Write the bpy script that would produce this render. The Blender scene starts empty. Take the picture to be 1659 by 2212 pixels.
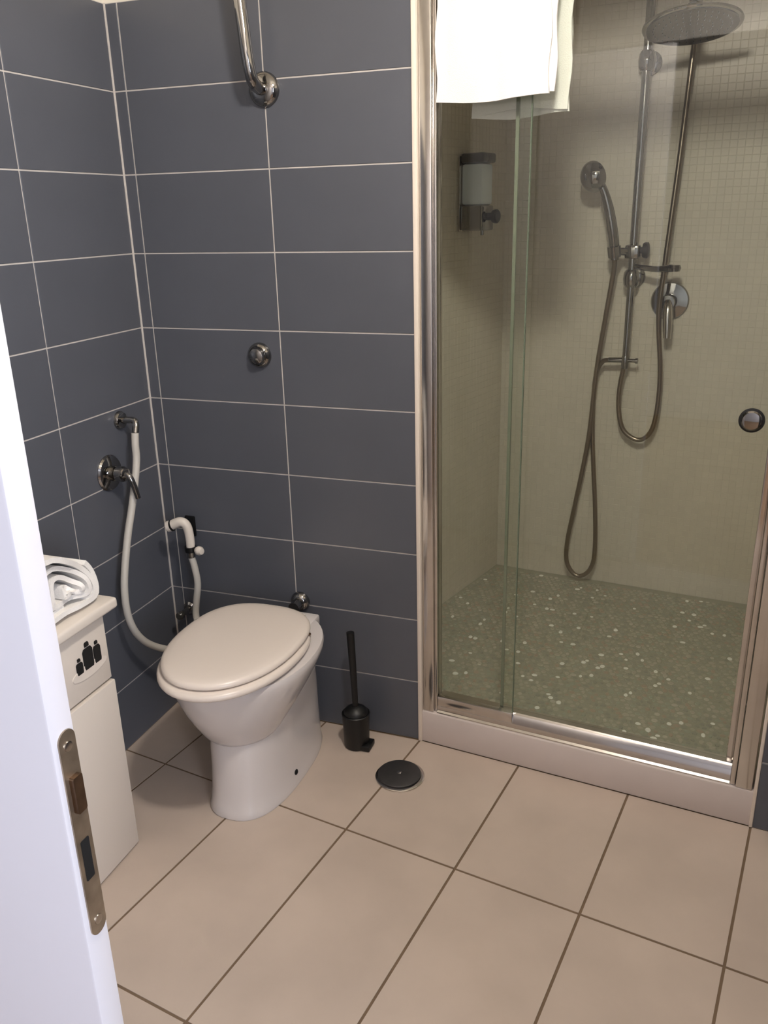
import bpy, bmesh, math, random
from mathutils import Vector, Matrix
random.seed(7)
R = math.radians

# ------------------------------------------------------------------ camera
sc = bpy.context.scene
col = sc.collection
cam_d = bpy.data.cameras.new('camera'); cam = bpy.data.objects.new('camera', cam_d); col.objects.link(cam)
YAW, PITCH, ROLL = .3514, -.3421, .0244
basis = Matrix.Rotation(YAW, 3, 'Z') @ Matrix.Rotation(PITCH, 3, 'X') @ Matrix.Rotation(ROLL, 3, 'Y')
xr, yf, zu = basis.col[0], basis.col[1], basis.col[2]
mat = Matrix((( xr.x, zu.x, -yf.x, 1.463), (xr.y, zu.y, -yf.y, -2.0402), (xr.z, zu.z, -yf.z, 1.4849), (0, 0, 0, 1)))
cam.matrix_world = mat
cam_d.sensor_fit = 'VERTICAL'; cam_d.sensor_height = 36.0; cam_d.lens = 36.0 * 1817.34 / 2212
cam_d.clip_start = .02
sc.camera = cam

# ------------------------------------------------------------------ world, light, exposure
w = bpy.data.worlds.new('world'); sc.world = w; w.use_nodes = True
w.node_tree.nodes['Background'].inputs[0].default_value = (.62, .74, 1, 1)
w.node_tree.nodes['Background'].inputs[1].default_value = .6
sc.view_settings.view_transform = 'Standard'; sc.view_settings.look = 'None'
sc.view_settings.gamma = 1; sc.view_settings.use_curve_mapping = False
sc.view_settings.exposure = 0.84
LAMP_POWER = 150.0
LAMP_AT = (1.285, -1.01, 2.25)
DAY_POWER = 43.0
ld = bpy.data.lights.new('window_daylight', 'AREA'); ld.shape = 'RECTANGLE'; ld.size = 1.3; ld.size_y = 1.3
ld.energy = DAY_POWER; ld.color = (.80, .86, 1.0)
lo = bpy.data.objects.new('window_daylight', ld); col.objects.link(lo)
lo.location = (3.14, -3.05, 1.55); lo.rotation_euler = (0, R(90), 0)

# ------------------------------------------------------------------ materials
def new_mat(name):
    m = bpy.data.materials.new(name); m.use_nodes = True
    return m, m.node_tree, m.node_tree.nodes['Principled BSDF']
def s2l(c):
    return tuple(((v / 255) / 12.92 if v / 255 <= .04045 else ((v / 255 + .055) / 1.055) ** 2.4) for v in c) + (1,)
def pmat(name, rgb, rough=.5, metal=0, noise=0, nscale=8, bump=0, bscale=200, coat=0, spec=.5, island=0, objrand=0, stretch=None):
    m, nt, b = new_mat(name)
    base = s2l(rgb)
    b.inputs['Base Color'].default_value = base
    b.inputs['Roughness'].default_value = rough
    b.inputs['Metallic'].default_value = metal
    b.inputs['Specular IOR Level'].default_value = spec
    if coat: b.inputs['Coat Weight'].default_value = coat; b.inputs['Coat Roughness'].default_value = .08
    tc = nt.nodes.new('ShaderNodeTexCoord')
    last = None
    if noise:
        n = nt.nodes.new('ShaderNodeTexNoise'); n.inputs['Scale'].default_value = nscale; n.inputs['Detail'].default_value = 5
        vec = tc.outputs['Object']
        if stretch:
            mp = nt.nodes.new('ShaderNodeMapping'); mp.inputs['Scale'].default_value = stretch
            nt.links.new(vec, mp.inputs[0]); vec = mp.outputs[0]
        nt.links.new(vec, n.inputs['Vector'])
        cr = nt.nodes.new('ShaderNodeMapRange'); cr.inputs[1].default_value = .3; cr.inputs[2].default_value = .7
        cr.inputs[3].default_value = 1 - noise; cr.inputs[4].default_value = 1 + noise
        nt.links.new(n.outputs['Fac'], cr.inputs[0]); last = cr.outputs[0]
    if island or objrand:
        if island:
            g = nt.nodes.new('ShaderNodeNewGeometry'); out = g.outputs['Random Per Island']; a = island
        else:
            g = nt.nodes.new('ShaderNodeObjectInfo'); out = g.outputs['Random']; a = objrand
        cr = nt.nodes.new('ShaderNodeMapRange'); cr.inputs[3].default_value = 1 - a; cr.inputs[4].default_value = 1 + a
        nt.links.new(out, cr.inputs[0])
        if last is None: last = cr.outputs[0]
        else:
            mu = nt.nodes.new('ShaderNodeMath'); mu.operation = 'MULTIPLY'
            nt.links.new(last, mu.inputs[0]); nt.links.new(cr.outputs[0], mu.inputs[1]); last = mu.outputs[0]
    if last is not None:
        vm = nt.nodes.new('ShaderNodeVectorMath'); vm.operation = 'SCALE'; vm.inputs[0].default_value = base[:3]
        nt.links.new(last, vm.inputs['Scale']); nt.links.new(vm.outputs[0], b.inputs['Base Color'])
    if bump:
        n = nt.nodes.new('ShaderNodeTexNoise'); n.inputs['Scale'].default_value = bscale; n.inputs['Detail'].default_value = 3
        nt.links.new(tc.outputs['Object'], n.inputs['Vector'])
        bp = nt.nodes.new('ShaderNodeBump'); bp.inputs['Strength'].default_value = bump; bp.inputs['Distance'].default_value = .002
        nt.links.new(n.outputs['Fac'], bp.inputs['Height']); nt.links.new(bp.outputs[0], b.inputs['Normal'])
    return m
M = {}
M['blue'] = pmat('blue_tile', (89, 92, 100), .34, noise=.04, nscale=5, bump=.05, bscale=60, objrand=.025)
M['grout_wall'] = pmat('wall_grout', (206, 200, 194), .8, noise=.05, nscale=20)
M['paint'] = pmat('white_paint', (236, 230, 218), .75, bump=.04, bscale=90)
M['floor_tile'] = pmat('floor_tile', (197, 181, 167), .40, noise=.07, nscale=5, objrand=.02, bump=.05, bscale=40)
M['grout_floor'] = pmat('floor_grout', (118, 98, 78), .85, noise=.1, nscale=15)
M['mosaic'] = pmat('beige_mosaic', (216, 208, 193), .42, spec=.35, island=.02, noise=.03, nscale=4)
M['grout_mosaic'] = pmat('mosaic_grout', (210, 202, 187), .8, noise=.04, nscale=20)
M['curb'] = pmat('curb_white', (214, 202, 196), .35, noise=.02, nscale=10)
M['trim'] = pmat('cream_trim', (238, 226, 212), .4)
M['alu'] = pmat('polished_aluminium', (205, 200, 195), .16, metal=1, noise=.03, nscale=30)
M['chrome'] = pmat('chrome', (156, 154, 151), .06, metal=1)
M['steel'] = pmat('hose_steel', (150, 138, 122), .3, metal=1)
M['ceramic'] = pmat('white_ceramic', (220, 214, 212), .12, coat=.3)
M['seat'] = pmat('seat_plastic', (233, 222, 212), .26)
M['plastic'] = pmat('white_plastic', (226, 218, 208), .35)
M['hose_white'] = pmat('white_hose', (200, 196, 188), .4)
M['black'] = pmat('black_plastic', (9, 9, 10), .45)
M['hole_black'] = pmat('painted_hole_black', (10, 9, 9), .9)  # flat black in place of the shade inside slot, screw hole and cutouts
M['darkmetal'] = pmat('drain_cover', (72, 70, 70), .4, metal=.5, noise=.1, nscale=40)
M['cab'] = pmat('cabinet_lacquer', (226, 217, 207), .38)
M['towel'] = pmat('towel_cotton', (246, 243, 239), .95, bump=.6, bscale=420, spec=.1)
M['door'] = pmat('door_lacquer', (232, 230, 236), .4, noise=.01, nscale=6)
M['plate'] = pmat('aged_lock_plate', (164, 150, 132), .38, metal=.85, noise=.25, nscale=35)
M['bolt'] = pmat('brass_bolt', (122, 102, 86), .35, metal=1, noise=.2, nscale=60)
M['tank'] = pmat('blue_soap_tank', (236, 247, 253), .2)
M['smoke'] = pmat('smoked_plastic', (60, 58, 54), .15, coat=.4)
M['wood'] = pmat('hall_floor_wood', (150, 118, 86), .45, noise=.15, nscale=6, stretch=(1, 9, 1))
M['hall'] = pmat('hall_paint', (206, 202, 200), .8)
# pebble floor
m, nt, b = new_mat('pebble_floor')
g = nt.nodes.new('ShaderNodeNewGeometry'); cr = nt.nodes.new('ShaderNodeValToRGB'); cr.color_ramp.interpolation = 'CONSTANT'
els = [(0, (164, 162, 145)), (.2, (178, 175, 156)), (.4, (154, 154, 138)), (.56, (182, 176, 158)), (.7, (174, 158, 138)), (.82, (164, 168, 150)), (.93, (192, 188, 172)), (.968, (250, 250, 244))]
cr.color_ramp.elements[0].position = 0; cr.color_ramp.elements[0].color = s2l(els[0][1])
cr.color_ramp.elements[1].position = els[1][0]; cr.color_ramp.elements[1].color = s2l(els[1][1])
for p, c in els[2:]:
    e = cr.color_ramp.elements.new(p); e.color = s2l(c)
nt.links.new(g.outputs['Random Per Island'], cr.inputs[0]); nt.links.new(cr.outputs[0], b.inputs['Base Color'])
b.inputs['Roughness'].default_value = .35
M['pebble'] = m
M['pebble_grout'] = pmat('pebble_grout', (168, 166, 148), .8)
# clear greenish glass: tinted see-through plus a Fresnel mirror
def glass(name, tint, boost=1.0):
    m = bpy.data.materials.new(name); m.use_nodes = True; nt = m.node_tree; nt.nodes.clear()
    o = nt.nodes.new('ShaderNodeOutputMaterial'); mx = nt.nodes.new('ShaderNodeMixShader')
    t = nt.nodes.new('ShaderNodeBsdfTransparent'); t.inputs[0].default_value = s2l(tint)
    gl = nt.nodes.new('ShaderNodeBsdfGlossy'); gl.inputs['Roughness'].default_value = .02
    lw_ = nt.nodes.new('ShaderNodeLayerWeight'); lw_.inputs['Blend'].default_value = .5
    pw = nt.nodes.new('ShaderNodeMath'); pw.operation = 'POWER'; pw.inputs[1].default_value = 5; nt.links.new(lw_.outputs['Facing'], pw.inputs[0])
    f = nt.nodes.new('ShaderNodeMath'); f.operation = 'MULTIPLY_ADD'; f.inputs[1].default_value = .96; f.inputs[2].default_value = .04; nt.links.new(pw.outputs[0], f.inputs[0])
    nt.links.new(f.outputs[0], mx.inputs[0]); nt.links.new(t.outputs[0], mx.inputs[1]); nt.links.new(gl.outputs[0], mx.inputs[2])
    nt.links.new(mx.outputs[0], o.inputs[0])
    return m
M['glass'] = glass('clear_green_glass', (251.5, 253.5, 250.5))
M['glass_edge'] = pmat('glass_edge', (104, 116, 98), .25)
M['seal'] = pmat('edge_seal', (118, 124, 106), .3)
def emis(name, rgb, s):
    m = bpy.data.materials.new(name); m.use_nodes = True; nt = m.node_tree; nt.nodes.clear()
    o = nt.nodes.new('ShaderNodeOutputMaterial'); e = nt.nodes.new('ShaderNodeEmission')
    e.inputs[0].default_value = rgb + (1,); e.inputs[1].default_value = s; nt.links.new(e.outputs[0], o.inputs[0]); return m

# ------------------------------------------------------------------ mesh helpers
A = R(-6.2)
SH = Matrix.Translation((.818, -.006, 0)) @ Matrix.Rotation(A, 4, 'Z')      # shower frame: s along front, t inwards
def W(s, t, z): return SH @ Vector((s, t, z))
def box(bm, x0, x1, y0, y1, z0, z1, bev=0, seg=2, mtx=None):
    r = bmesh.ops.create_cube(bm, size=1)
    vs = r['verts']
    bmesh.ops.scale(bm, vec=(x1 - x0, y1 - y0, z1 - z0), verts=vs)
    bmesh.ops.translate(bm, vec=((x0 + x1) / 2, (y0 + y1) / 2, (z0 + z1) / 2), verts=vs)
    if bev:
        es = {e for v in vs for e in v.link_edges}
        rb = bmesh.ops.bevel(bm, geom=list(es), offset=bev, segments=seg, profile=.5, affect='EDGES')
        vs = list({v for f in rb['faces'] for v in f.verts} | {v for v in vs if v.is_valid})
    if mtx is not None: bmesh.ops.transform(bm, matrix=mtx, verts=vs)
    return vs
def B(*a, **k):
    bm = bmesh.new(); box(bm, *a, **k); return bm
def catmull(pts, n=8):
    P = [Vector(p) for p in pts]
    if len(P) < 3: return P
    P = [P[0] * 2 - P[1]] + P + [P[-1] * 2 - P[-2]]
    out = []
    for i in range(1, len(P) - 2):
        for k in range(n):
            t = k / n; a, b_, c, d = P[i - 1], P[i], P[i + 1], P[i + 2]
            out.append(.5 * ((2 * b_) + (c - a) * t + (2 * a - 5 * b_ + 4 * c - d) * t * t + (3 * b_ - a - 3 * c + d) * t ** 3))
    out.append(P[-2]); return out
def tube(bm, pts, r, seg=12, smooth=8, cap=True):
    P = catmull(pts, smooth) if smooth else [Vector(p) for p in pts]
    rad = r if callable(r) else (lambda u: r)
    rings = []; up = None
    for i, p in enumerate(P):
        d = (P[min(i + 1, len(P) - 1)] - P[max(i - 1, 0)]).normalized()
        if up is None: up = d.orthogonal().normalized()
        up = (up - d * up.dot(d)).normalized(); sd = d.cross(up)
        rr = rad(i / (len(P) - 1))
        rings.append([bm.verts.new(p + (up * math.cos(2 * math.pi * k / seg) + sd * math.sin(2 * math.pi * k / seg)) * rr) for k in range(seg)])
    for a, b_ in zip(rings, rings[1:]):
        for k in range(seg): bm.faces.new((a[k], a[(k + 1) % seg], b_[(k + 1) % seg], b_[k]))
    if cap: bm.faces.new(rings[0][::-1]); bm.faces.new(rings[-1])
    return bm
def T(pts, r, **k): return tube(bmesh.new(), pts, r, **k)
def lathe(bm, prof, at, axis=(0, 0, 1), seg=32):
    ax = Vector(axis).normalized(); u = ax.orthogonal().normalized(); v = ax.cross(u); at = Vector(at)
    rings = []
    for r, h in prof:
        if r < 1e-6: rings.append([bm.verts.new(at + ax * h)])
        else: rings.append([bm.verts.new(at + ax * h + (u * math.cos(2 * math.pi * k / seg) + v * math.sin(2 * math.pi * k / seg)) * r) for k in range(seg)])
    for a, b_ in zip(rings, rings[1:]):
        for k in range(seg):
            k2 = (k + 1) % seg
            if len(a) == 1 and len(b_) == 1: continue
            if len(a) == 1: bm.faces.new((a[0], b_[k2], b_[k]))
            elif len(b_) == 1: bm.faces.new((a[k], a[k2], b_[0]))
            else: bm.faces.new((a[k], a[k2], b_[k2], b_[k]))
    if len(rings[0]) > 1: bm.faces.new(rings[0][::-1])
    if len(rings[-1]) > 1: bm.faces.new(rings[-1])
    return bm
def L(prof, at, axis=(0, 0, 1), seg=32): return lathe(bmesh.new(), prof, at, axis, seg)
def loft(bm, rings, cap=True):
    vr = [[bm.verts.new(p) for p in r] for r in rings]; n = len(vr[0])
    for a, b_ in zip(vr, vr[1:]):
        for k in range(n): bm.faces.new((a[k], a[(k + 1) % n], b_[(k + 1) % n], b_[k]))
    if cap: bm.faces.new(vr[0][::-1]); bm.faces.new(vr[-1])
    return bm
def prism(bm, poly, mtx, depth):
    a = [bm.verts.new(mtx @ Vector((x, y, 0))) for x, y in poly]; b_ = [bm.verts.new(mtx @ Vector((x, y, depth))) for x, y in poly]
    n = len(poly); bm.faces.new(a[::-1]); bm.faces.new(b_)
    for k in range(n): bm.faces.new((a[k], a[(k + 1) % n], b_[(k + 1) % n], b_[k]))
    return bm
def base_of(p):
    v = Vector((0, 0, 0))
    while p is not None: v += p.location; p = p.parent
    return v
def obj(name, bm, m, parent=None, smooth=True, angle=35, loc=None):
    bmesh.ops.recalc_face_normals(bm, faces=bm.faces)
    off = base_of(parent)
    if loc is not None: off = off + Vector(loc)
    if off.length: bmesh.ops.translate(bm, vec=-off, verts=bm.verts)
    me = bpy.data.meshes.new(name); bm.to_mesh(me); bm.free()
    if smooth:
        for p in me.polygons: p.use_smooth = True
        me.set_sharp_from_angle(angle=R(angle))
    me.materials.append(M[m] if isinstance(m, str) else m)
    o = bpy.data.objects.new(name, me); col.objects.link(o)
    if loc is not None: o.location = loc
    if parent: o.parent = parent
    return o
def thing(name, label, cat, loc, group=None):
    o = bpy.data.objects.new(name, None); col.objects.link(o); o.location = loc; o.empty_display_size = .05
    o['label'] = label; o['category'] = cat
    if group: o['group'] = group
    return o
def tag(o, label, cat):
    o['label'] = label; o['category'] = cat; return o
def struct(o, label, cat):
    o['kind'] = 'structure'; o['label'] = label; o['category'] = cat; return o

# ------------------------------------------------------------------ floor
ROOM = [(0, 0), (.818, -.006), (1.7127, -.1032), (2.30, -.167), (2.30, -1.56), (0, -1.56)]
bm = bmesh.new(); prism(bm, [(-.1, .1), (1.0, .1), (1.75, .02), (2.40, -.05), (2.40, -1.56), (-.1, -1.56)], Matrix.Translation((0, 0, -.06)), .058)
floor = struct(obj('floor', bm, 'grout_floor', smooth=False), 'beige tiled bathroom floor with dark brown joints', 'floor')
def clip(poly, a, b_):
    out = []; nx, ny = b_[1] - a[1], a[0] - b_[0]
    f = lambda p: (p[0] - a[0]) * nx + (p[1] - a[1]) * ny
    for i in range(len(poly)):
        p, q = poly[i], poly[(i + 1) % len(poly)]; fp, fq = f(p), f(q)
        if fp >= 0: out.append(p)
        if (fp >= 0) != (fq >= 0):
            t = fp / (fp - fq); out.append((p[0] + (q[0] - p[0]) * t, p[1] + (q[1] - p[1]) * t))
    return out
PH = -.1523; cph, sph = math.cos(PH), math.sin(PH); AX, AY, GAP = .3036, .6121, .0031
for i in range(-4, 10):
    for j in range(-2, 5):
        c = []
        for u, v in ((i * AX + GAP, j * AY + GAP), ((i + 1) * AX - GAP, j * AY + GAP), ((i + 1) * AX - GAP, (j + 1) * AY - GAP), (i * AX + GAP, (j + 1) * AY - GAP)):
            c.append((.1477 + u * cph + v * sph, -.3384 + u * sph - v * cph))
        for k in range(len(ROOM)):
            if c: c = clip(c, ROOM[k], ROOM[(k + 1) % len(ROOM)])
        if len(c) < 3: continue
        area = abs(sum(c[k][0] * c[(k + 1) % len(c)][1] - c[(k + 1) % len(c)][0] * c[k][1] for k in range(len(c)))) / 2
        if area < .0004: continue
        bm = bmesh.new(); prism(bm, c, Matrix.Translation((0, 0, -.0024)), .0019)
        top = [f for f in bm.faces if all(v.co.z > -.001 for v in f.verts)]
        bmesh.ops.inset_region(bm, faces=top, thickness=.0012, depth=.0006)
        obj('tile', bm, 'floor_tile', floor, smooth=False)

# ------------------------------------------------------------------ blue tiled walls
HT, G = .2, .0019
ROWS = [(-.0, .1941)] + [(.1941 + .2 * k, .1941 + .2 * (k + 1)) for k in range(9)]
tile_mesh = {}
def tile_shape(wd, ht):
    k = (round(wd, 3), round(ht, 3))
    if k not in tile_mesh:
        bm = bmesh.new(); box(bm, -wd / 2, wd / 2, 0, .0045, -ht / 2, ht / 2)
        fs = [f for f in bm.faces if all(v.co.y < .0001 for v in f.verts)]
        bmesh.ops.inset_region(bm, faces=fs, thickness=.0008, depth=.0006)
        bmesh.ops.recalc_face_normals(bm, faces=bm.faces)
        me = bpy.data.meshes.new('tile'); bm.to_mesh(me); bm.free(); me.materials.append(M['blue']); tile_mesh[k] = me
    return tile_mesh[k]
def tiles_on(wall, cols, place):
    for a, b_ in cols:
        for z0, z1 in ROWS:
            o = bpy.data.objects.new('tile', tile_shape(b_ - a - 2 * G, z1 - z0 - 2 * G)); col.objects.link(o)
            loc, rz = place((a + b_) / 2); o.location = (loc[0], loc[1], (z0 + z1) / 2); o.rotation_euler = (0, 0, rz); o.parent = wall
CEIL = 2.42
wb = struct(obj('wall_back', B(-.1, .812, .0012, .10, 0, 1.9942), 'grout_wall', smooth=False), 'blue-grey tiled wall behind the toilet with pale joints', 'wall')
tiles_on(wb, [(0, .0376), (.0376, .4319), (.4319, .812)], lambda u: ((u, 0), 0))
wl = struct(obj('wall_left', B(-.1, -.0012, -1.56, .0, 0, 1.9942), 'grout_wall', smooth=False), 'blue-grey tiled wall left of the toilet with pale joints', 'wall')
tiles_on(wl, [(0.0, .3883), (.3883, .7826), (.7826, 1.1769), (1.1769, 1.56)], lambda u: ((0, -u), R(90)))
struct(obj('wall_back_upper', B(-.1, .812, .002, .10, 1.9942, CEIL), 'paint', smooth=False), 'white painted strip above the tiles behind the toilet', 'wall')
struct(obj('wall_left_upper', B(-.1, -.002, -1.56, .10, 1.9942, CEIL), 'paint', smooth=False), 'white painted strip above the tiles on the left', 'wall')
wr = struct(obj('wall_front_right', B(.909, 1.52, .0012, .10, 0, 1.9942, mtx=SH), 'grout_wall', smooth=False), 'narrow blue-grey tiled wall right of the shower', 'wall')
def pr(u):
    p = W(u, 0, 0); return ((p.x, p.y), A)
tiles_on(wr, [(.909, 1.30), (1.30, 1.49)], pr)
struct(obj('wall_front_right_upper', B(.909, 1.52, .002, .10, 1.9942, CEIL, mtx=SH), 'paint', smooth=False), 'white painted wall above the blue tiles right of the shower', 'wall')
struct(obj('wall_lintel', B(-.005, .909, .0, .10, 2.145, CEIL, mtx=SH), 'paint', smooth=False), 'white painted lintel above the shower door', 'wall')
wR = struct(obj('wall_right', B(2.3012, 2.40, -1.56, .10, 0, 1.9942), 'grout_wall', smooth=False), 'blue-grey tiled wall on the right side of the bathroom', 'wall')
tiles_on(wR, [(.19, .5843), (.5843, .9786), (.9786, 1.3729), (1.3729, 1.56)], lambda u: ((2.30, -u), R(-90)))
struct(obj('wall_right_upper', B(2.302, 2.40, -1.56, .10, 1.9942, CEIL), 'paint', smooth=False), 'white painted strip above the tiles on the right', 'wall')
struct(obj('trim_4', B(-.001, .0045, -.0045, .001, 0, 1.9942, bev=.0015), 'grout_wall'), 'pale sealant line in the corner of the blue tiled walls', 'trim')
# partition to the hall with the doorway x .99 .. 1.79, door leaf slides along its face
struct(obj('wall_partition_left', B(-.1, .60, -1.70, -1.60, 0, CEIL), 'hall', smooth=False), 'pale partition wall beside the doorway, behind the white door', 'wall')
struct(obj('wall_partition_right', B(1.80, 2.40, -1.70, -1.56, 0, CEIL), 'blue', smooth=False), 'dark blue partition wall right of the doorway', 'wall')  # unseen wall, coloured dark to cut the light bounced into the room
struct(obj('wall_partition_head', B(.60, 1.80, -1.70, -1.56, 2.05, CEIL), 'hall', smooth=False), 'pale partition wall above the doorway', 'wall')
struct(obj('ceiling', B(-.1, 2.40, -1.70, 1.35, CEIL, CEIL + .08), 'paint', smooth=False), 'white painted bathroom ceiling', 'ceiling')
# hall
struct(obj('floor_hall', B(-.9, 3.2, -4.5, -1.56, -.06, -.004), 'wood', smooth=False), 'wooden floor of the room outside the bathroom', 'floor')
struct(obj('ceiling_hall', B(-.9, 3.2, -4.5, -1.70, CEIL, CEIL + .08), 'hall', smooth=False), 'white ceiling of the room outside', 'ceiling')
struct(obj('wall_hall_left', B(-1.0, -.9, -4.5, -1.60, 0, CEIL), 'hall', smooth=False), 'pale wall of the room outside, on the left', 'wall')
bm = bmesh.new()
box(bm, 3.2, 3.3, -4.5, -3.7, 0, CEIL); box(bm, 3.2, 3.3, -2.4, -1.60, 0, CEIL); box(bm, 3.2, 3.3, -3.7, -2.4, 0, .9); box(bm, 3.2, 3.3, -3.7, -2.4, 2.2, CEIL)
struct(obj('wall_hall_right', bm, 'hall', smooth=False), 'pale wall of the room outside, on the right', 'wall')
struct(obj('wall_hall_near_left', B(-.9, -.1, -1.70, -1.60, 0, CEIL), 'hall', smooth=False), 'pale wall section beyond the partition, far left', 'wall')
struct(obj('wall_hall_near_right', B(2.40, 3.2, -1.70, -1.60, 0, CEIL), 'hall', smooth=False), 'pale wall section beyond the partition, far right', 'wall')
struct(obj('wall_hall_rear', B(-.9, 3.2, -4.5, -4.4, 0, CEIL), 'hall', smooth=False), 'pale rear wall of the room outside', 'wall')
win = struct(obj('window_1', B(3.255, 3.27, -3.7, -2.4, .9, 2.2), 'glass', smooth=False), 'window of the room outside the bathroom', 'window')
bm = bmesh.new()
for a in ((-3.7, -3.64, .9, 2.2), (-2.46, -2.4, .9, 2.2), (-3.64, -2.46, .9, .96), (-3.64, -2.46, 2.14, 2.2), (-3.08, -3.02, .96, 2.14)): box(bm, 3.22, 3.29, a[0], a[1], a[2], a[3])
obj('window_frame', bm, 'door', win, smooth=False)

# ------------------------------------------------------------------ shower recess
ZF, D = .08, 1.17
S15 = math.sin(R(15)); C15 = math.cos(R(15))
corner = Vector((.7858, 1.1887, 0))
TS = .0235
def mosaic(wall, p0, du, length, nrm, z0=ZF, z1=CEIL):
    bm = bmesh.new(); du = Vector(du).normalized(); n = Vector(nrm).normalized(); p0 = Vector(p0); g = .0007; th = .0008
    nc = int(length / TS); nz = int((z1 - z0) / TS)
    for i in range(nc + 1):
        a = i * TS + g; b_ = min((i + 1) * TS - g, length)
        if b_ - a < .003: continue
        for k in range(nz + 1):
            za = z0 + k * TS + g; zb = min(z0 + (k + 1) * TS - g, z1)
            if zb - za < .003: continue
            tilt = [random.uniform(-.00006, .00006) for _ in range(4)]
            q = [p0 + du * x + Vector((0, 0, z)) for x, z in ((a, za), (b_, za), (b_, zb), (a, zb))]
            lo_ = [bm.verts.new(v) for v in q]; ins = .0007
            q2 = [p0 + du * x + Vector((0, 0, z)) + n * (th + t_) for (x, z), t_ in zip(((a + ins, za + ins), (b_ - ins, za + ins), (b_ - ins, zb - ins), (a + ins, zb - ins)), tilt)]
            hi = [bm.verts.new(v) for v in q2]
            bm.faces.new(hi)
            for c in range(4): bm.faces.new((lo_[c], lo_[(c + 1) % 4], hi[(c + 1) % 4], hi[c]))
    me = bpy.data.meshes.new('mosaic_tiles'); bm.normal_update(); bm.faces.ensure_lookup_table()
    if bm.faces[0].normal.dot(n) < 0: bmesh.ops.reverse_faces(bm, faces=bm.faces)
    bm.to_mesh(me); bm.free(); me.materials.append(M['mosaic'])
    o = bpy.data.objects.new('mosaic_tiles', me); col.objects.link(o); o.parent = wall; o['kind'] = 'stuff'
nT = -(SH.to_3x3() @ Vector((0, 1, 0))); nS = SH.to_3x3() @ Vector((1, 0, 0))
ws = struct(obj('wall_shower_back', B(-.4, 1.05, D + .0018, D + .10, 0, CEIL, mtx=SH), 'grout_mosaic', smooth=False), 'beige mosaic back wall of the shower', 'wall')
p = W(-.170, D + .0018, 0); mosaic(ws, p, nS, 1.073, nT)
bm = bmesh.new()
d15 = Vector((S15, C15, 0)); n15 = Vector((C15, -S15, 0)); f0 = corner - d15 * 1.16
prism(bm, [(corner.x, corner.y), (f0.x, f0.y), (f0.x - .08 * C15, f0.y + .08 * S15), (corner.x - .08 * C15, corner.y + .08 * S15)], Matrix.Identity(4), CEIL)
wsl = struct(obj('wall_shower_left', bm, 'grout_mosaic', smooth=False), 'beige mosaic left wall of the shower', 'wall')
mosaic(wsl, f0 + d15 * .005, d15, 1.15, n15)
wsr = struct(obj('wall_shower_right', B(.9018, 1.0, .05, D, 0, CEIL, mtx=SH), 'grout_mosaic', smooth=False), 'beige mosaic right wall of the shower', 'wall')
mosaic(wsr, W(.9018, .10, 0), nT * -1, D - .10, -nS)
# pebble floor
poly = [W(-.42, .1, 0), W(.902, .05, 0), W(.902, D, 0), W(-.42, D, 0)]
bm = bmesh.new(); prism(bm, [(v.x, v.y) for v in poly], Matrix.Identity(4), ZF)
fs = struct(obj('floor_shower', bm, 'pebble_grout', smooth=False), 'grey-green pebble mosaic shower floor with white stones', 'floor')
bm = bmesh.new(); st_ = .0205
def left_lim(t):
    y_s, t0 = -.161, D
    return -.161 - (D - t) * math.tan(R(8.8)) + .006
nI = int(1.35 / st_)
for j in range(int((D - .12) / (st_ * .87))):
    for i in range(nI):
        s = -.40 + (i + (j % 2) * .5) * st_ + random.uniform(-.002, .002); t = .115 + j * st_ * .87 + random.uniform(-.002, .002)
        if s < left_lim(t) or s > .892 or t > D - .008: continue
        rr = random.uniform(.0066, .0105); ph = random.random() * 6; e = random.uniform(.75, 1.2); hgt = random.uniform(.001, .0024)
        c0 = W(s, t, ZF)
        r1 = []; r2 = []
        for k in range(7):
            an = ph + k * 2 * math.pi / 7; rk = rr * random.uniform(.9, 1.1)
            dx, dy = math.cos(an) * rk * e, math.sin(an) * rk / e
            r1.append(bm.verts.new(c0 + Vector((dx, dy, -.001)))); r2.append(bm.verts.new(c0 + Vector((dx * .75, dy * .75, hgt))))
        bm.faces.new(r2)
        for k in range(7): bm.faces.new((r1[k], r1[(k + 1) % 7], r2[(k + 1) % 7], r2[k]))
o = obj('pebbles', bm, 'pebble', fs, smooth=False); o['kind'] = 'stuff'
# curb and edge trims
struct(obj('trim_1', B(.002, .905, .0, .11, 0, .104, bev=.005, mtx=SH), 'curb', smooth=True), 'pinkish white raised curb under the shower door', 'curb')
struct(obj('trim_2', B(-.0085, .0035, -.0035, .10, 0, 2.0, bev=.002, mtx=SH), 'trim'), 'cream corner trim between blue tiles and shower frame', 'trim')
struct(obj('trim_3', B(.9015, .910, -.0035, .10, 0, 2.0, bev=.002, mtx=SH), 'trim'), 'cream corner trim right of the shower frame', 'trim')

# ------------------------------------------------------------------ shower enclosure
TOPZ = 2.045
se = thing('shower_enclosure', 'chrome-framed sliding glass shower door standing on the white curb', 'shower door', W(.45, .04, .104))
def sb(name, m, *a, parent=None, bev=0, **k): return obj(name, B(*a, bev=bev, mtx=SH), m, parent or se, **k)
o = sb('jamb', 'alu', .005, .038, .004, .06, .104, TOPZ, bev=.004)
sb('channel', 'alu', .038, .047, .012, .05, .106, TOPZ - .03, parent=o, bev=.002)
o = sb('jamb', 'alu', .858, .898, .002, .06, .104, TOPZ, bev=.004)
sb('channel', 'alu', .845, .8575, .006, .055, .106, TOPZ - .03, parent=o, bev=.003)
sb('channel', 'alu', .829, .8445, .036, .066, .150, TOPZ - .03, parent=o, bev=.002)
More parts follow.
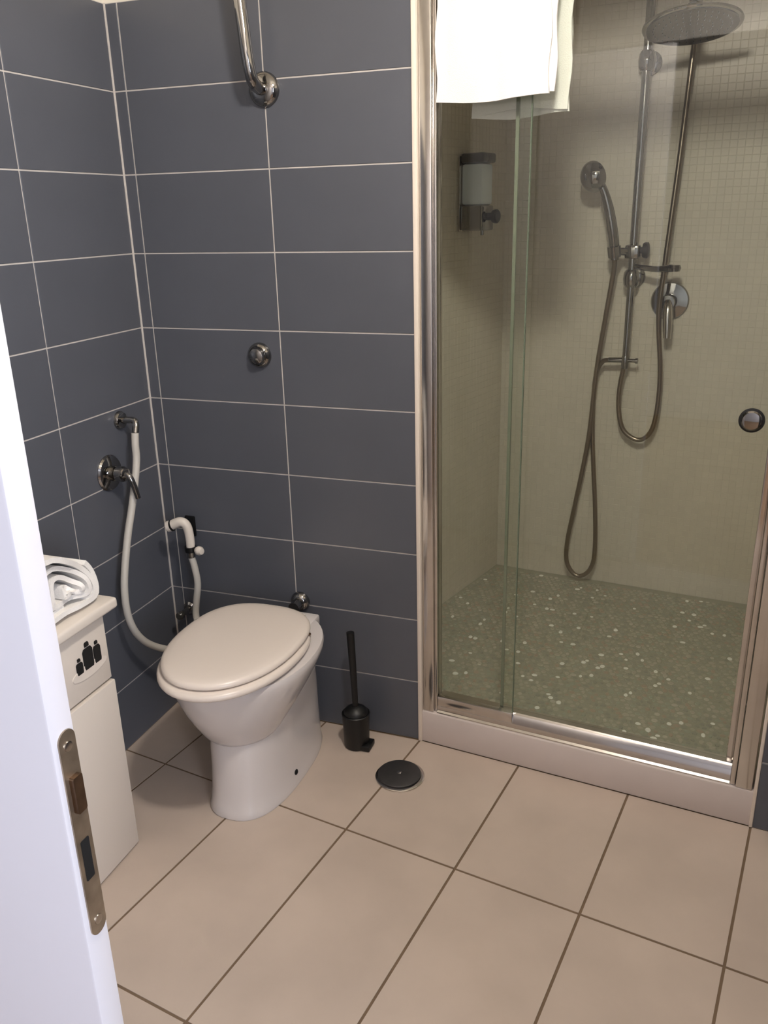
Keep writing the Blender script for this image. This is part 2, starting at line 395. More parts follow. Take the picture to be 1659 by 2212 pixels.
# bottom rail with sloped top
bm = bmesh.new()
prof = [(.012, .1045), (.012, .122), (.022, .146), (.030, .152), (.058, .152), (.062, .146), (.062, .1045)]
rings = [[W(s, t, z) for t, z in prof] for s in (.0475, .8445)]
loft(bm, rings); obj('bottom_rail', bm, 'alu', se)
bm = bmesh.new()
prof = [(.006, .1045), (.006, .108), (.0115, .112), (.0115, .1045)]
loft(bm, [[W(s, t, z) for t, z in prof] for s in (.0475, .8445)]); obj('sill_strip', bm, 'alu', se)
sb('top_rail', 'alu', .0475, .8445, .006, .068, TOPZ - .052, TOPZ, bev=.004)
def glass_panel(name, s0, s1, t0, t1, z0, z1, sides, ew=.0012, em='glass_edge'):
    o = obj(name, B(s0, s1, t0, t1, z0, z1, mtx=SH), 'glass', se, smooth=False)
    for s in sides:
        obj('polished_edge', B(s - ew, s + ew, t0 - .0003, t1 + .0003, z0, z1, mtx=SH), em, o, smooth=False)
    return o
glass_panel('glass_pane', .047, .2705, .0185, .0245, .112, TOPZ - .053, [.2705])
o = obj('panel_rail', B(.0475, .2725, .0105, .0305, .126, .158, bev=.003, mtx=SH), 'alu', se)
dr = glass_panel('glass_door', .228, .829, .046, .052, .153, TOPZ - .053, [.230], .0038, 'seal')
# door knob: chrome cup on both sides
bm = L([(0, .012), (.010, .0125), (.019, .011), (.0225, .007), (.0225, 0)], W(.789, .046, 1.031), nT); lathe(bm, [(.0225, 0), (.0225, .006), (.017, .012), (0, .013)], W(.789, .052, 1.031), -nT)
kn = obj('knob', bm, 'chrome', dr)
obj('rubber_ring', L([(.0225, 0), (.0275, .001), (.0275, .004), (.0225, .0055)], W(.789, .046, 1.031), nT), 'black', dr)

# ------------------------------------------------------------------ towels
def drape(name, s0, s1, zf, s0b, s1b, zb, tf, tb, ztop, thick, amp, parent, label, seed):
    rnd = random.Random(seed); bm = bmesh.new(); N = 26
    ph = [rnd.random() * 6 for _ in range(4)]
    path = []
    for k in range(15): path.append((tf, zf + (ztop - .028 - zf) * k / 14, 0))
    for k in range(1, 10):
        a = math.pi * k / 10; path.append(((tf + tb) / 2 - math.cos(a) * (tb - tf) / 2, ztop - .028 + math.sin(a) * .028, .5))
    for k in range(15): path.append((tb, ztop - .028 + (zb - ztop + .028) * k / 14, 1))
    grid = []
    for t, z, side in path:
        row = []
        h = (z - zf) / (ztop - zf)
        for i in range(N + 1):
            u = i / N
            a0 = s0 + (s0b - s0) * side; a1 = s1 + (s1b - s1) * side
            s = a0 + (a1 - a0) * u
            dy = amp * (math.sin(u * 9 + ph[0] + h * 2) * .5 + math.sin(u * 17 + ph[1] - h * 3) * .25) * (1.05 - h * .8)
            dz = .004 * math.sin(u * 6 + ph[2]) * (1 - h) if h < .3 else 0
            edge = .006 * math.sin(z * 40 + ph[3]) * ((1 if u > .5 else -1) if u in (0, 1) else 0)
            sg = -1 if side == 0 else (1 if side == 1 else 0)
            row.append(bm.verts.new(W(s + edge * .5, t + sg * abs(dy), z + dz)))
        grid.append(row)
    for a, b_ in zip(grid, grid[1:]):
        for i in range(N): bm.faces.new((a[i], a[i + 1], b_[i + 1], b_[i]))
    bmesh.ops.recalc_face_normals(bm, faces=bm.faces)
    bmesh.ops.solidify(bm, geom=bm.faces[:], thickness=thick)
    return obj(name, bm, 'towel', parent, angle=60)
tw = thing('bath_towel', 'white bath towel hung over the top rail of the shower door', 'towel', W(.19, .03, 1.71))
drape('towel_cloth', .058, .315, 1.712, .110, .334, 1.683, -.010, .086, TOPZ + .03, .007, .010, tw, '', 3)
drape('folded_layer', .066, .326, 1.724, .128, .338, 1.695, -.0005, .077, TOPZ + .021, .005, .004, tw, '', 5)

# ------------------------------------------------------------------ shower column
BS, BT = .316, 1.105
sc_ = thing('shower_column', 'chrome shower riser with round rain head on the beige mosaic wall', 'shower', W(BS, D, .95))
obj('riser_pipe', T([W(BS, BT, 1.22), W(BS, BT, 1.8), W(BS, BT, 2.16), W(BS + .012, BT - .02, 2.215), W(BS + .06, BT - .09, 2.24), W(.44, .91, 2.235), W(.472, .862, 2.20), W(.478, .85, 2.14), W(.478, .85, 2.02)], .0140, seg=16), 'chrome', sc_)
for z in (1.918, 1.252):
    o = obj('wall_bracket', T([W(BS, BT, z), W(BS, D, z)], .010, smooth=0), 'chrome', sc_)
    obj('collar', L([(.0, -.030), (.019, -.029), (.025, -.020), (.0275, 0), (.025, .020), (.019, .029), (0, .030)], W(BS, BT, z), (0, 0, 1), 24), 'chrome', o)
    obj('flange', L([(.037, 0), (.036, .006), (.026, .012), (.011, .014)], W(BS, D, z), nT, 28), 'chrome', o)
obj('lower_pipe', T([W(BS, BT, 1.228), W(BS, BT, .985)], .0118, smooth=0, seg=14), 'chrome', sc_)
o = obj('diverter', L([(.0, -.028), (.009, -.027), (.012, -.02), (.014, -.012), (.014, .014), (.011, .022), (0, .023)], W(BS, BT, .968), (0, 0, 1), 20), 'chrome', sc_)
obj('diverter_outlet', T([W(BS - .01, BT, .972), W(BS - .058, BT, .970)], .0095, smooth=0), 'chrome', o)
obj('diverter_lever', L([(.006, 0), (.0065, .026), (.010, .028), (.010, .036), (0, .038)], W(BS + .008, BT - .004, .972), nS, 16), 'chrome', o)
# slider and soap arm
o = obj('slider', B(BS - .025, BS + .025, BT - .027, BT + .020, 1.317, 1.363, bev=.008, mtx=SH), 'chrome', sc_)
obj('slider_arm', T([W(BS - .015, BT - .012, 1.340), W(.266, BT - .045, 1.343)], .013, smooth=0, seg=16), 'chrome', o)
obj('hand_shower_cradle', L([(.016, -.020), (.021, -.018), (.0225, .018), (.018, .020)], W(.262, BT - .05, 1.342), SH.to_3x3() @ Vector((-.1, -.16, 1)), 20), 'chrome', o)
obj('clamp_knob', L([(.011, 0), (.011, .012), (.023, .014), (.026, .020), (.026, .03), (.021, .033), (0, .034)], W(BS + .018, BT, 1.344), nS, 24), 'black', o)
bm = T([W(BS + .01, BT - .005, 1.292), W(BS + .05, BT - .03, 1.288), W(.41, 1.06, 1.286), W(.455, 1.05, 1.290)], lambda u: .008 + .004 * u, seg=14)
lathe(bm, [(0, -.011), (.018, -.010), (.022, 0), (.018, .010), (0, .011)], W(.462, 1.05, 1.290), (0, 0, 1), 20)
obj('soap_arm', bm, 'chrome', sc_)
# rain head
HN = (SH.to_3x3() @ Vector((.07, -.19, -1))).normalized()
hc = W(.478, .85, 1.962)
o = obj('rain_head', L([(0, -.020), (.022, -.018), (.026, -.012), (.06, -.008), (.125, -.005), (.135, -.002), (.136, .002), (.134, .005), (.128, .006), (0, .006)], hc, HN, 64), 'chrome', sc_)
obj('ball_joint', L([(0, -.058), (.013, -.056), (.017, -.045), (.017, -.03), (.013, -.018)], hc, HN, 24), 'chrome', o)
obj('spray_plate', L([(.124, .0062), (.124, .0082), (0, .0082)], hc, HN, 64), pmat('spray_plate_steel', (64, 60, 50), .25, metal=1), o)
bm = bmesh.new(); u_ = HN.orthogonal().normalized(); v_ = HN.cross(u_)
for ring, n in ((.03, 10), (.055, 18), (.08, 26), (.105, 34)):
    for k in range(n):
        a = 2 * math.pi * k / n; lathe(bm, [(.0016, .008), (.0013, .0105), (0, .0105)], hc + (u_ * math.cos(a) + v_ * math.sin(a)) * ring, HN, 6)
o2 = obj('spray_nozzles', bm, 'black', o, smooth=False); o2['kind'] = 'stuff'
obj('supply_hose', T([W(.465, 1.13, 2.20), W(.462, 1.11, 2.10), W(.455, 1.10, 1.951), W(.441, 1.10, 1.62), W(.425, 1.09, 1.293), W(.4185, 1.095, 1.131), W(.437, 1.11, .94), W(.437, 1.115, .80), W(.420, 1.12, .715), W(.379, 1.12, .683), W(.325, 1.12, .715), W(.303, 1.118, .79), W(.302, 1.112, .87), W(.312, 1.106, .945)], .0086, seg=12), 'steel', sc_)
o = obj('wall_outlet', T([W(.465, 1.13, 2.20), W(.465, 1.16, 2.205), W(.465, D, 2.205)], .010), 'chrome', sc_)
# hand shower (own thing, resting in the slider cradle)
hs = thing('hand_shower', 'chrome hand shower with looping metal hose in the slider clamp', 'hand shower', W(.262, BT - .05, 1.34))
hp = [W(.266, BT - .052, 1.315), W(.262, BT - .052, 1.36), W(.252, BT - .06, 1.42), W(.236, BT - .068, 1.49), W(.216, BT - .075, 1.545), W(.192, BT - .082, 1.572), W(.178, BT - .085, 1.578)]
obj('handle', T(hp, lambda u: .0130 + .0045 * math.sin(min(u * 1.6, 1) * math.pi) , seg=16), 'chrome', hs)
hn = (SH.to_3x3() @ Vector((-.35, -.70, -.18))).normalized()
hh = W(.180, BT - .085, 1.577)
o = obj('spray_head', L([(0, -.030), (.016, -.028), (.030, -.020), (.043, -.006), (.049, .004), (.050, .012), (.046, .017), (0, .0175)], hh, -hn, 40), 'chrome', hs)
obj('spray_face', L([(.041, .0176), (.040, .0195), (0, .0205)], hh, -hn, 32), 'black', o)
obj('shower_hose', T([W(.266, BT - .052, 1.318), W(.261, 1.07, 1.27), W(.241, 1.09, 1.128), W(.216, 1.11, .928), W(.199, 1.12, .667), W(.162, 1.125, .405), W(.140, 1.125, .25), W(.143, 1.12, .165), W(.172, 1.12, .118), W(.205, 1.12, .113), W(.238, 1.12, .150), W(.250, 1.12, .226), W(.240, 1.125, .397), W(.213, 1.13, .668), W(.208, 1.125, .85), W(.217, 1.118, .925), W(.236, 1.11, .962), W(.262, BT, .970)], .0086, seg=12), 'steel', hs)
# mixer
mx = thing('shower_mixer', 'round chrome shower mixer with lever on the beige mosaic wall', 'mixer tap', W(.441, D, 1.173))
obj('wall_plate', L([(.064, 0), (.064, .004), (.060, .009), (.035, .013), (.026, .014)], W(.441, D, 1.173), nT, 48), 'chrome', mx)
obj('valve_body', L([(.026, .012), (.026, .055), (.023, .062), (0, .064)], W(.441, D, 1.173), nT, 32), 'chrome', mx)
bm = bmesh.new()
tube(bm, [W(.442, D - .055, 1.178), W(.446, D - .068, 1.15), W(.450, D - .076, 1.10), W(.453, D - .08, 1.056)], lambda u: .0125 + .0035 * math.sin(u * math.pi), seg=14)
obj('lever', bm, 'alu', mx)
# ------------------------------------------------------------------ soap dispenser on the slanted left shower wall
def DSP(a, d, z): return corner - d15 * .36 + n15 * a + d15 * d + Vector((0, 0, z))
MD = Matrix((( n15.x, d15.x, 0, (corner - d15 * .36).x), (n15.y, d15.y, 0, (corner - d15 * .36).y), (0, 0, 1, 0), (0, 0, 0, 1)))
sd_ = thing('soap_dispenser', 'chrome soap dispenser with pale blue tank on the left shower wall', 'dispenser', DSP(0, .045, 1.42))
obj('back_plate', B(.003, .010, -.004, .094, 1.418, 1.652, bev=.003, mtx=MD), 'alu', sd_)
obj('tank', B(.0105, .088, .006, .084, 1.500, 1.628, bev=.010, mtx=MD), 'tank', sd_)
obj('lid', B(.0105, .096, .0, .090, 1.629, 1.660, bev=.008, mtx=MD), 'smoke', sd_)
obj('pump_housing', B(.0105, .090, .002, .088, 1.420, 1.499, bev=.006, mtx=MD), 'chrome', sd_)
o = obj('push_button', L([(.012, 0), (.012, .018), (.020, .02), (.022, .026), (.022, .034), (.018, .038), (0, .039)], DSP(.0905, .045, 1.464), n15, 24), 'black', sd_)
obj('spout', T([DSP(.07, .045, 1.425), DSP(.07, .045, 1.405)], .006, smooth=0), 'chrome', sd_)

# ------------------------------------------------------------------ toilet
TX = .430
def egg(cx, yc, hw, bf, bb, z, n=56, pf=2.1, pb=2.3):
    out = []
    for k in range(n):
        a = 2 * math.pi * k / n; c, s = math.cos(a), math.sin(a)
        p_, b_ = (pf, bf) if s < 0 else (pb, bb)
        out.append(Vector((cx + hw * math.copysign(abs(c) ** (2 / p_), c), yc + b_ * math.copysign(abs(s) ** (2 / p_), s), z)))
    return out
to = thing('toilet', 'white ceramic floor-standing toilet with closed lid', 'toilet', (TX, -.3, 0))
bm = bmesh.new()
secs = [(.205, .095, .10, .05, -.365), (.225, .108, .122, .065, -.36), (.26, .128, .150, .09, -.352), (.30, .150, .180, .125, -.342), (.34, .170, .203, .175, -.332), (.37, .182, .217, .212, -.325), (.392, .1895, .223, .238, -.321), (.404, .190, .224, .243, -.32), (.411, .187, .221, .240, -.32), (.412, .16, .19, .2, -.32)]
loft(bm, [egg(TX + .004, yc, hw, bf, bb, z) for z, hw, bf, bb, yc in secs])
obj('bowl', bm, 'ceramic', to, angle=60)
bm = bmesh.new()
def stad(cx, hw, yf_, yb, z, n=48, p=2.6):
    yc = (yf_ + yb) / 2
    return [Vector((cx + hw * math.copysign(abs(math.cos(2 * math.pi * k / n)) ** (2 / p), math.cos(2 * math.pi * k / n)), yc + (yb - yf_) / 2 * math.copysign(abs(math.sin(2 * math.pi * k / n)) ** (2 / p), math.sin(2 * math.pi * k / n)), z)) for k in range(n)]
ps = [(0, .112, -.492, -.030), (.006, .113, -.494, -.028), (.02, .109, -.488, -.028), (.06, .106, -.482, -.028), (.12, .104, -.476, -.030), (.18, .104, -.472, -.032), (.23, .104, -.462, -.036), (.28, .102, -.44, -.046), (.32, .098, -.40, -.060), (.355, .092, -.36, -.080), (.38, .080, -.33, -.10)]
loft(bm, [stad(.444, hw, a, b_, z) for z, hw, a, b_ in ps])
ped = obj('pedestal', bm, 'ceramic', to, angle=60)
obj('fixing_cap', L([(.008, -.004), (.008, .002), (.005, .004), (0, .004)], (.5505, -.305, .04), (1, 0, 0), 14), 'hole_black', ped)
obj('hinge_platform', B(TX - .113, TX + .113, -.150, -.078, .380, .414, bev=.008), 'ceramic', to)
# seat ring
def shrink(r, d):
    c = sum(r, Vector()) / len(r); out = []
    for v in r:
        q = v - c; l = math.hypot(q.x, q.y); out.append(Vector((c.x + q.x * (l - d) / l, c.y + q.y * (l - d) / l, v.z)))
    return out
bm = bmesh.new(); so = lambda z: egg(TX, -.345, .1755, .257, .205, z)
rings = [shrink(so(.4165), .014), shrink(so(.4185), .003), so(.423), [v + Vector((0, 0, 0)) for v in so(.430)], shrink(so(.436), .006), shrink(so(.4375), .02), shrink(so(.436), .055), shrink(so(.428), .06), shrink(so(.417), .055)]
vr = [[bm.verts.new(p) for p in r] for r in rings]; n = len(vr[0])
for a in range(len(vr)):
    r0, r1 = vr[a], vr[(a + 1) % len(vr)]
    for k in range(n): bm.faces.new((r0[k], r0[(k + 1) % n], r1[(k + 1) % n], r1[k]))
obj('seat_ring', bm, 'seat', to, angle=60)
bm = bmesh.new(); ld_ = lambda z: egg(TX - .002, -.338, .168, .248, .202, z, pb=2.6)
loft(bm, [shrink(ld_(.438), .016), shrink(ld_(.4405), .003), ld_(.4435), ld_(.448), shrink(ld_(.4535), .0035), shrink(ld_(.457), .011), shrink(ld_(.459), .028), shrink(ld_(.4605), .07), shrink(ld_(.461), .12)])
lid = obj('lid', bm, 'seat', to, angle=60)
for sx in (-.075, .075):
    obj('hinge', L([(.008, -.016), (.009, -.014), (.009, .014), (.008, .016)], (TX + sx, -.134, .4265), (1, 0, 0), 18), 'plastic', lid)
obj('lid_buffer', L([(.005, 0), (.005, .004), (0, .005)], (TX + .155, -.243, .437), (0, 0, 1), 12), 'bolt', lid)
# flush pipe
fp = thing('flush_pipe', 'chrome flush pipe escutcheon on the blue wall behind the toilet', 'pipe', (.4456, 0, .405))
obj('escutcheon', L([(.030, 0), (.030, .004), (.026, .014), (.018, .020), (.014, .021)], (.4456, -.0005, .405), (0, -1, 0), 32), 'chrome', fp)
obj('spud', T([(.4456, -.015, .405), (.4456, -.0500, .404)], .0165, seg=18, smooth=0), 'chrome', fp)
# flush button
fb = thing('flush_button', 'round chrome flush push-button on the blue tiled wall', 'button', (.369, 0, 1.1285))
obj('rosette', L([(.034, 0), (.034, .005), (.031, .012), (.026, .016), (.024, .014)], (.369, -.0005, 1.1285), (0, -1, 0), 40), 'chrome', fb)
obj('button', L([(.0225, .008), (.0225, .020), (.020, .026), (.012, .030), (0, .031)], (.369, -.0005, 1.1285), (0, -1, 0), 32), 'chrome', fb)
# grab rail
gr = thing('grab_rail', 'bent chrome tube rail with round flange high on blue wall', 'rail', (.4335, 0, 1.772))
obj('flange', L([(.040, 0), (.040, .005), (.036, .012), (.024, .018), (.016, .019)], (.4335, -.0005, 1.772), (0, -1, 0), 36), 'chrome', gr)
obj('tube', T([(.4335, -.006, 1.772), (.4335, -.035, 1.773), (.433, -.062, 1.788), (.430, -.072, 1.83), (.424, -.075, 1.92), (.417, -.076, 2.00), (.405, -.076, 2.035), (.37, -.076, 2.05), (.28, -.076, 2.05), (.235, -.074, 2.05), (.205, -.06, 2.05), (.198, -.035, 2.05), (.198, -.004, 2.05)], .0148, seg=18, smooth=6), 'chrome', gr)
obj('flange', L([(.040, 0), (.040, .005), (.036, .012), (.024, .018), (.016, .019)], (.198, .0005, 2.05), (0, -1, 0), 36), 'chrome', gr)

# ------------------------------------------------------------------ bidet sprayer set
bi = thing('wall_inlet', 'small chrome elbow outlet on the left wall feeding white hose', 'outlet', (0, -.143, .965))
obj('rosette', L([(.026, 0), (.026, .003), (.022, .010), (.012, .013)], (.0005, -.152, .962), (1, 0, 0), 28), 'chrome', bi)
obj('elbow', T([(.008, -.152, .962), (.036, -.150, .964), (.050, -.152, .962), (.056, -.157, .950), (.058, -.166, .932)], .0095), 'chrome', bi)
bmx = thing('bidet_mixer', 'chrome single-lever valve with round plate on the left wall', 'mixer tap', (0, -.226, .832))
obj('wall_plate', L([(.050, 0), (.050, .003), (.046, .008), (.030, .012), (.020, .013)], (.0005, -.226, .832), (1, 0, 0), 40), 'chrome', bmx)
obj('valve_body', L([(.021, .010), (.021, .026), (.018, .027), (.018, .031), (.0215, .032), (.0215, .048), (.018, .056), (0, .058)], (0, -.226, .832), (1, 0, 0), 28), 'chrome', bmx)
obj('lever', T([(.048, -.226, .834), (.066, -.226, .826), (.076, -.224, .800), (.083, -.222, .765)], lambda u: .0095 - .002 * u, seg=14), 'chrome', bmx)
bs = thing('bidet_sprayer', 'white hand-held bidet sprayer with white hose in the corner', 'sprayer', (.13, -.07, .55))
obj('spray_body', T([(.129, -.070, .552), (.1315, -.070, .585), (.1285, -.070, .622), (.121, -.072, .641), (.106, -.075, .646), (.086, -.079, .638), (.073, -.081, .632)], lambda u: .0125 + .0028 * u, seg=18), 'plastic', bs)
hd = Vector((-.9, -.14, -.30)).normalized()
o = obj('spray_face', L([(.0148, -.006), (.0165, -.004), (.0165, .006), (.014, .0085), (0, .0095)], (.074, -.081, .632), hd, 24), 'plastic', bs)
obj('ring', L([(.0150, -.011), (.0172, -.010), (.0172, -.006), (.0150, -.005)], (.074, -.081, .632), hd, 24), 'black', bs)
obj('hose_nut', L([(.0110, 0), (.0130, .002), (.0130, .018), (.0110, .020)], (.129, -.070, .535), (0, 0, 1), 16), 'chrome', bs)
obj('hose', T([(.060, -.170, .934), (.0605, -.1760, .90), (.061, -.1816, .852), (.060, -.2161, .756), (.058, -.2611, .65), (.058, -.2991, .5275), (.060, -.2985, .428), (.066, -.262, .350), (.085, -.205, .295), (.125, -.150, .268), (.150, -.115, .275), (.140, -.085, .300), (.125, -.072, .345), (.130, -.070, .39), (.1415, -.07, .4522), (.136, -.07, .51), (.129, -.07, .54)], .0102, seg=12), 'hose_white', bs)
br = thing('sprayer_bracket', 'small black wall bracket behind the white bidet sprayer', 'bracket', (.14, 0, .56))
obj('wall_plate', B(.078, .112, -.010, -.0008, .575, .64, bev=.004), 'black', br)
obj('arm', T([(.096, -.009, .600), (.104, -.024, .594), (.110, -.040, .588)], .007), 'black', br)
obj('collar', L([(.0140, -.008), (.0172, -.008), (.0172, .008), (.0140, .008)], (.1295, -.0697, .562), (0, 0, 1), 20), 'black', bs)
obj('shutoff_knob', L([(0, -.014), (.009, -.012), (.0135, -.004), (.0135, .004), (.009, .012), (0, .014)], (.1600, -.072, .560), (1, -.3, 0), 20), 'plastic', bs)
sv = thing('stop_valve', 'small chrome stop valve low in the corner behind the toilet', 'valve', (.058, 0, .325))
obj('rosette', L([(.022, 0), (.022, .003), (.016, .009), (.010, .010)], (.058, -.0005, .326), (0, -1, 0), 24), 'chrome', sv)
obj('valve_body', T([(.058, -.006, .326), (.058, -.05, .326)], .0095, smooth=0), 'chrome', sv)
obj('handle', L([(.0115, 0), (.013, .003), (.013, .014), (.010, .018), (0, .019)], (.058, -.048, .326), (0, -1, 0), 16), 'smoke', sv)

# ------------------------------------------------------------------ brush, drain
tb = thing('toilet_brush', 'black toilet brush in a black round holder beside the toilet', 'toilet brush', (.642, -.082, 0))
obj('holder', L([(.036, 0), (.0375, .004), (.0385, .06), (.0405, .10), (.0415, .108), (.039, .110), (.036, .108), (.034, .02), (0, .018)], (.642, -.082, .0012), (0, 0, 1), 36), 'black', tb)
obj('drip_foot', B(.655, .692, -.112, -.062, .0012, .018, bev=.004), 'black', tb)
o = obj('handle', T([(.642, -.082, .12), (.638, -.080, .25), (.633, -.078, .368)], lambda u: .0085 + .0028 * u, seg=16), 'black', tb)
obj('splash_cap', L([(.036, .108), (.036, .113), (.030, .122), (.018, .130), (.010, .134)], (.642, -.082, 0), (0, 0, 1), 32), 'black', tb)
obj('bristles', L([(0, .03), (.026, .032), (.030, .05), (.030, .095), (.02, .107)], (.642, -.082, 0), (0, 0, 1), 24), 'black', tb)
fd = thing('floor_drain', 'round dark floor drain cover with steel rim in the beige tiles', 'drain', (.811, -.185, 0))
obj('rim', L([(.050, .0007), (.0685, .0007), (.0685, .0026), (.066, .0042), (.059, .0042), (.057, .002)], (.811, -.185, 0), (0, 0, 1), 56), 'alu', fd)
obj('cover', L([(.0575, .0012), (.0605, .003), (.0605, .0075), (.058, .0090), (.012, .0098), (0, .0098)], (.808, -.182, 0), (0, 0, 1), 56), 'darkmetal', fd)
obj('screw', L([(.0065, .0095), (.0065, .0112), (.004, .0122), (0, .0122)], (.808, -.182, 0), (0, 0, 1), 16), 'alu', fd)

# ------------------------------------------------------------------ cabinet
CX, CY0, CY1 = .266, -.98, -.640
cb = thing('storage_cabinet', 'slim white storage cabinet with black bottle pictograms by left wall', 'cabinet', (.13, -.81, 0))
obj('body', B(.004, CX - .012, CY0, CY1, .0008, .648, bev=.002), 'cab', cb)
obj('top_board', B(.003, CX + .020, CY0 - .025, CY1 + .030, .6485, .674, bev=.007, seg=3), 'cab', cb)
ff = obj('flap', B(CX - .0118, CX - .002, CY0 + .001, CY1 - .001, .479, .646, bev=.002), 'cab', cb)
obj('door', B(CX - .0118, CX + .004, CY0 + .001, CY1 + .002, .004, .473, bev=.003), 'cab', cb)
# oval embossed base below the bottles
bm = bmesh.new(); yc, zc = -.709, .537
pl = [(yc + .058 * math.cos(a), zc + .016 * math.sin(a)) for a in [2 * math.pi * k / 40 for k in range(40)]]
MX = Matrix(((0, 0, 1, CX - .002), (1, 0, 0, 0), (0, 1, 0, 0), (0, 0, 0, 1)))
prism(bm, pl, MX, .0022)
obj('embossed_oval', bm, 'cab', ff)
def bottle(y, z0, wd, h, cap):
    hb = h * (1 - cap) ; w2 = wd / 2
    pts = [(y - w2 * .85, z0), (y + w2 * .85, z0), (y + w2, z0 + hb * .12), (y + w2, z0 + hb * .86), (y + w2 * .72, z0 + hb), (y - w2 * .72, z0 + hb), (y - w2, z0 + hb * .86), (y - w2, z0 + hb * .12)]
    bm = bmesh.new(); prism(bm, pts, MX, .0028)
    z1 = z0 + hb + .0036; c2 = w2 * .42
    prism(bm, [(y - c2, z1), (y + c2, z1), (y + c2, z0 + h * .95), (y + c2 * .7, z0 + h), (y - c2 * .7, z0 + h), (y - c2, z0 + h * .95)], MX, .0028)
    obj('bottle_cutout', bm, 'hole_black', ff, smooth=False)
bottle(-.740, .541, .020, .038, .28); bottle(-.7095, .541, .031, .064, .22); bottle(-.679, .541, .022, .052, .22)
# rolled towel on the cabinet
rt = thing('rolled_towel', 'rolled white towel lying on top of the slim white cabinet', 'towel', (.14, -.72, .6745))
CONT = [(-.648, .6765), (-.630, .684), (-.622, .705), (-.623, .732), (-.631, .757), (-.650, .781), (-.686, .806), (-.725, .828), (-.765, .848), (-.805, .857), (-.845, .845), (-.868, .81), (-.876, .75), (-.872, .70), (-.855, .678), (-.75, .6765)]
CC = catmull([(y, z, 0) for y, z in CONT + CONT[:1]], 5)
Y0, Z0 = -.712, .730
def radius(a):
    dx, dz = math.cos(a), math.sin(a); best = .05
    for p, q in zip(CC, CC[1:]):
        ex, ez = q.x - p.x, q.y - p.y; den = dx * ez - dz * ex
        if abs(den) < 1e-9: continue
        t = ((p.x - Y0) * ez - (p.y - Z0) * ex) / den; u = ((p.x - Y0) * dz - (p.y - Z0) * dx) / den
        if t > 0 and -.001 <= u <= 1.001: best = t
    return best
def towel_layers(u0, u1, turns, a0, xend, th, seed):
    rnd = random.Random(seed); ph = [rnd.random() * 6 for _ in range(4)]; bm = bmesh.new(); n = int(turns * 44); g = []
    for k in range(n + 1):
        f = k / n; a = a0 + f * turns * 2 * math.pi; u = u0 + (u1 - u0) * f
        r = radius(a) * u - th * .5
        r *= 1 + (.045 * math.sin(a * 2.3 + ph[0]) + .03 * math.sin(a * 3.7 + ph[1])) * (1 - f) ** .5
        y, z = Y0 + r * math.cos(a), Z0 + r * math.sin(a)
        row = []
        for i in range(7):
            w_ = i / 6; e = (.007 * math.sin(a * .9 + ph[2]) + .006 * math.sin(a * 2.1 + ph[3])) * w_ ** 3
            row.append(bm.verts.new((.026 + (xend - .026) * w_ + e, y, z)))
        g.append(row)
    for a_, b_ in zip(g, g[1:]):
        for i in range(6): bm.faces.new((a_[i], a_[i + 1], b_[i + 1], b_[i]))
    bmesh.ops.recalc_face_normals(bm, faces=bm.faces); bmesh.ops.solidify(bm, geom=bm.faces[:], thickness=th)
    return bm
obj('roll', towel_layers(.10, .74, 2.6, .4, .256, .0105, 4), 'towel', rt, angle=70)
obj('outer_layer', towel_layers(.78, 1.0, 1.25, -.9, .262, .0115, 11), 'towel', rt, angle=70)

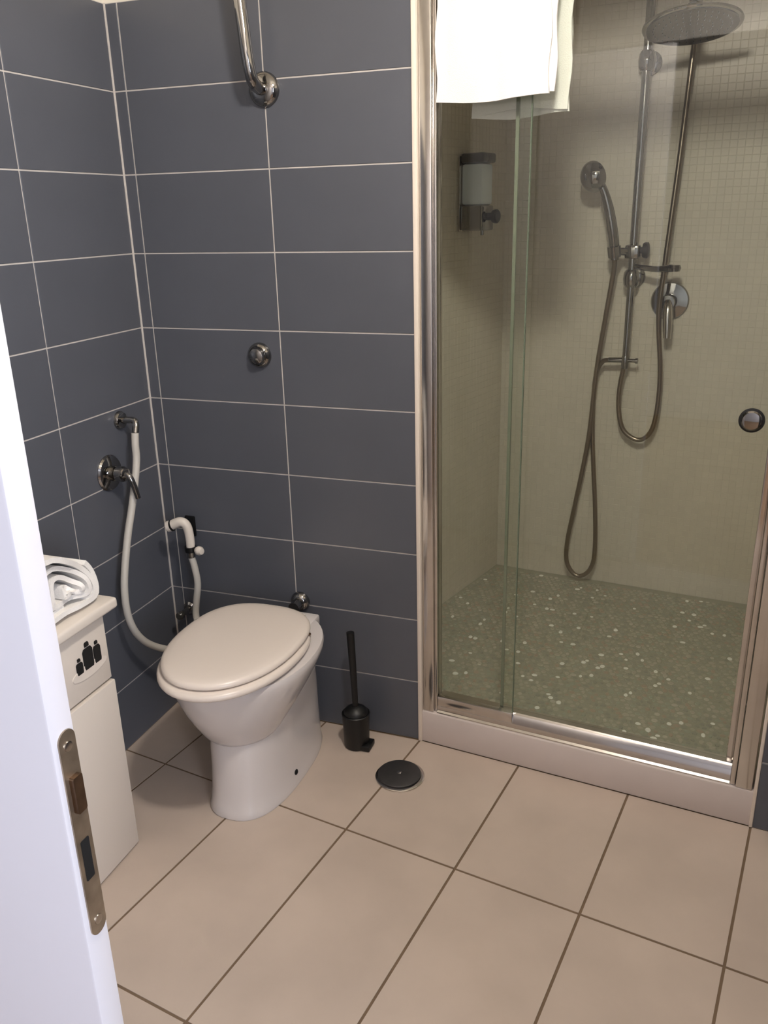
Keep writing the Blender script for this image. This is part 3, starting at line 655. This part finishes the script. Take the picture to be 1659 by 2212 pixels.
# ------------------------------------------------------------------ door with lock plate
DX, DY0, DY1 = .980, -1.564, -1.534
dr1 = struct(obj('door_1', B(.18, DX, DY0, DY1, .006, 2.04, bev=.003), 'door'), 'white open door leaf with aged metal lock plate on its edge', 'door')
yc = (DY0 + DY1) / 2 + .002
MP = Matrix(((0, 0, 1, DX), (1, 0, 0, 0), (0, 1, 0, 0), (0, 0, 0, 1)))
def slot(y0, y1, z0, z1, rad, depth, nseg=8, off=0.0):
    pts = []
    for cx, cz, a0 in ((y1 - rad, z1 - rad, 0), (y0 + rad, z1 - rad, 90), (y0 + rad, z0 + rad, 180), (y1 - rad, z0 + rad, 270)):
        for k in range(nseg + 1): pts.append((cx + rad * math.cos(R(a0 + 90 * k / nseg)), cz + rad * math.sin(R(a0 + 90 * k / nseg))))
    bm = bmesh.new(); prism(bm, pts, MP @ Matrix.Translation((0, 0, off)), depth); return bm
pl_ = obj('lock_plate', slot(yc - .0105, yc + .0105, .840, 1.066, .0102, .0016), 'plate', dr1)
obj('screw', L([(.005, 0), (.0048, .001), (0, .0014)], (DX + .0016, yc, 1.050), (1, 0, 0), 16), 'alu', pl_)
obj('screw', L([(.005, 0), (.0048, .001), (0, .0014)], (DX + .0016, yc, .856), (1, 0, 0), 16), 'alu', pl_)
obj('latch_bolt', slot(yc - .006, yc + .006, .982, 1.020, .002, .005, 3, .0015), 'bolt', pl_)
obj('deadbolt_slot_patch', slot(yc - .0055, yc + .0055, .905, .950, .0015, .0006, 3, .0014), 'hole_black', pl_)  # raised black patch, painted dark instead of a real recess

# ------------------------------------------------------------------ ceiling lamp
lp = thing('ceiling_lamp', 'round white glass ceiling lamp with added white shade in the bathroom', 'lamp', LAMP_AT)
obj('stem', L([(.055, 0), (.055, -.012), (.02, -.022), (.012, -.03), (.012, CEIL * -1 + LAMP_AT[2] + .09)], (LAMP_AT[0], LAMP_AT[1], CEIL - .0005), (0, 0, 1), 32), 'chrome', lp)
n_ = 18; r_ = .075
prof = [(r_ * math.sin(math.pi * k / n_), -r_ * math.cos(math.pi * k / n_)) for k in range(n_ + 1)]
globe = obj('globe', L(prof, LAMP_AT, (0, 0, 1), 28), emis('lamp_glow', (1.0, .925, .845), LAMP_POWER), lp)
obj('shade', L([(.014, .095), (.05, .088), (.078, .060), (.088, .030), (.090, .022), (.087, .022), (.084, .030), (.074, .058), (.048, .084), (.014, .091)], LAMP_AT, (0, 0, 1), 32), 'paint', lp)  # added cap over the globe, blocks its direct light from the ceiling
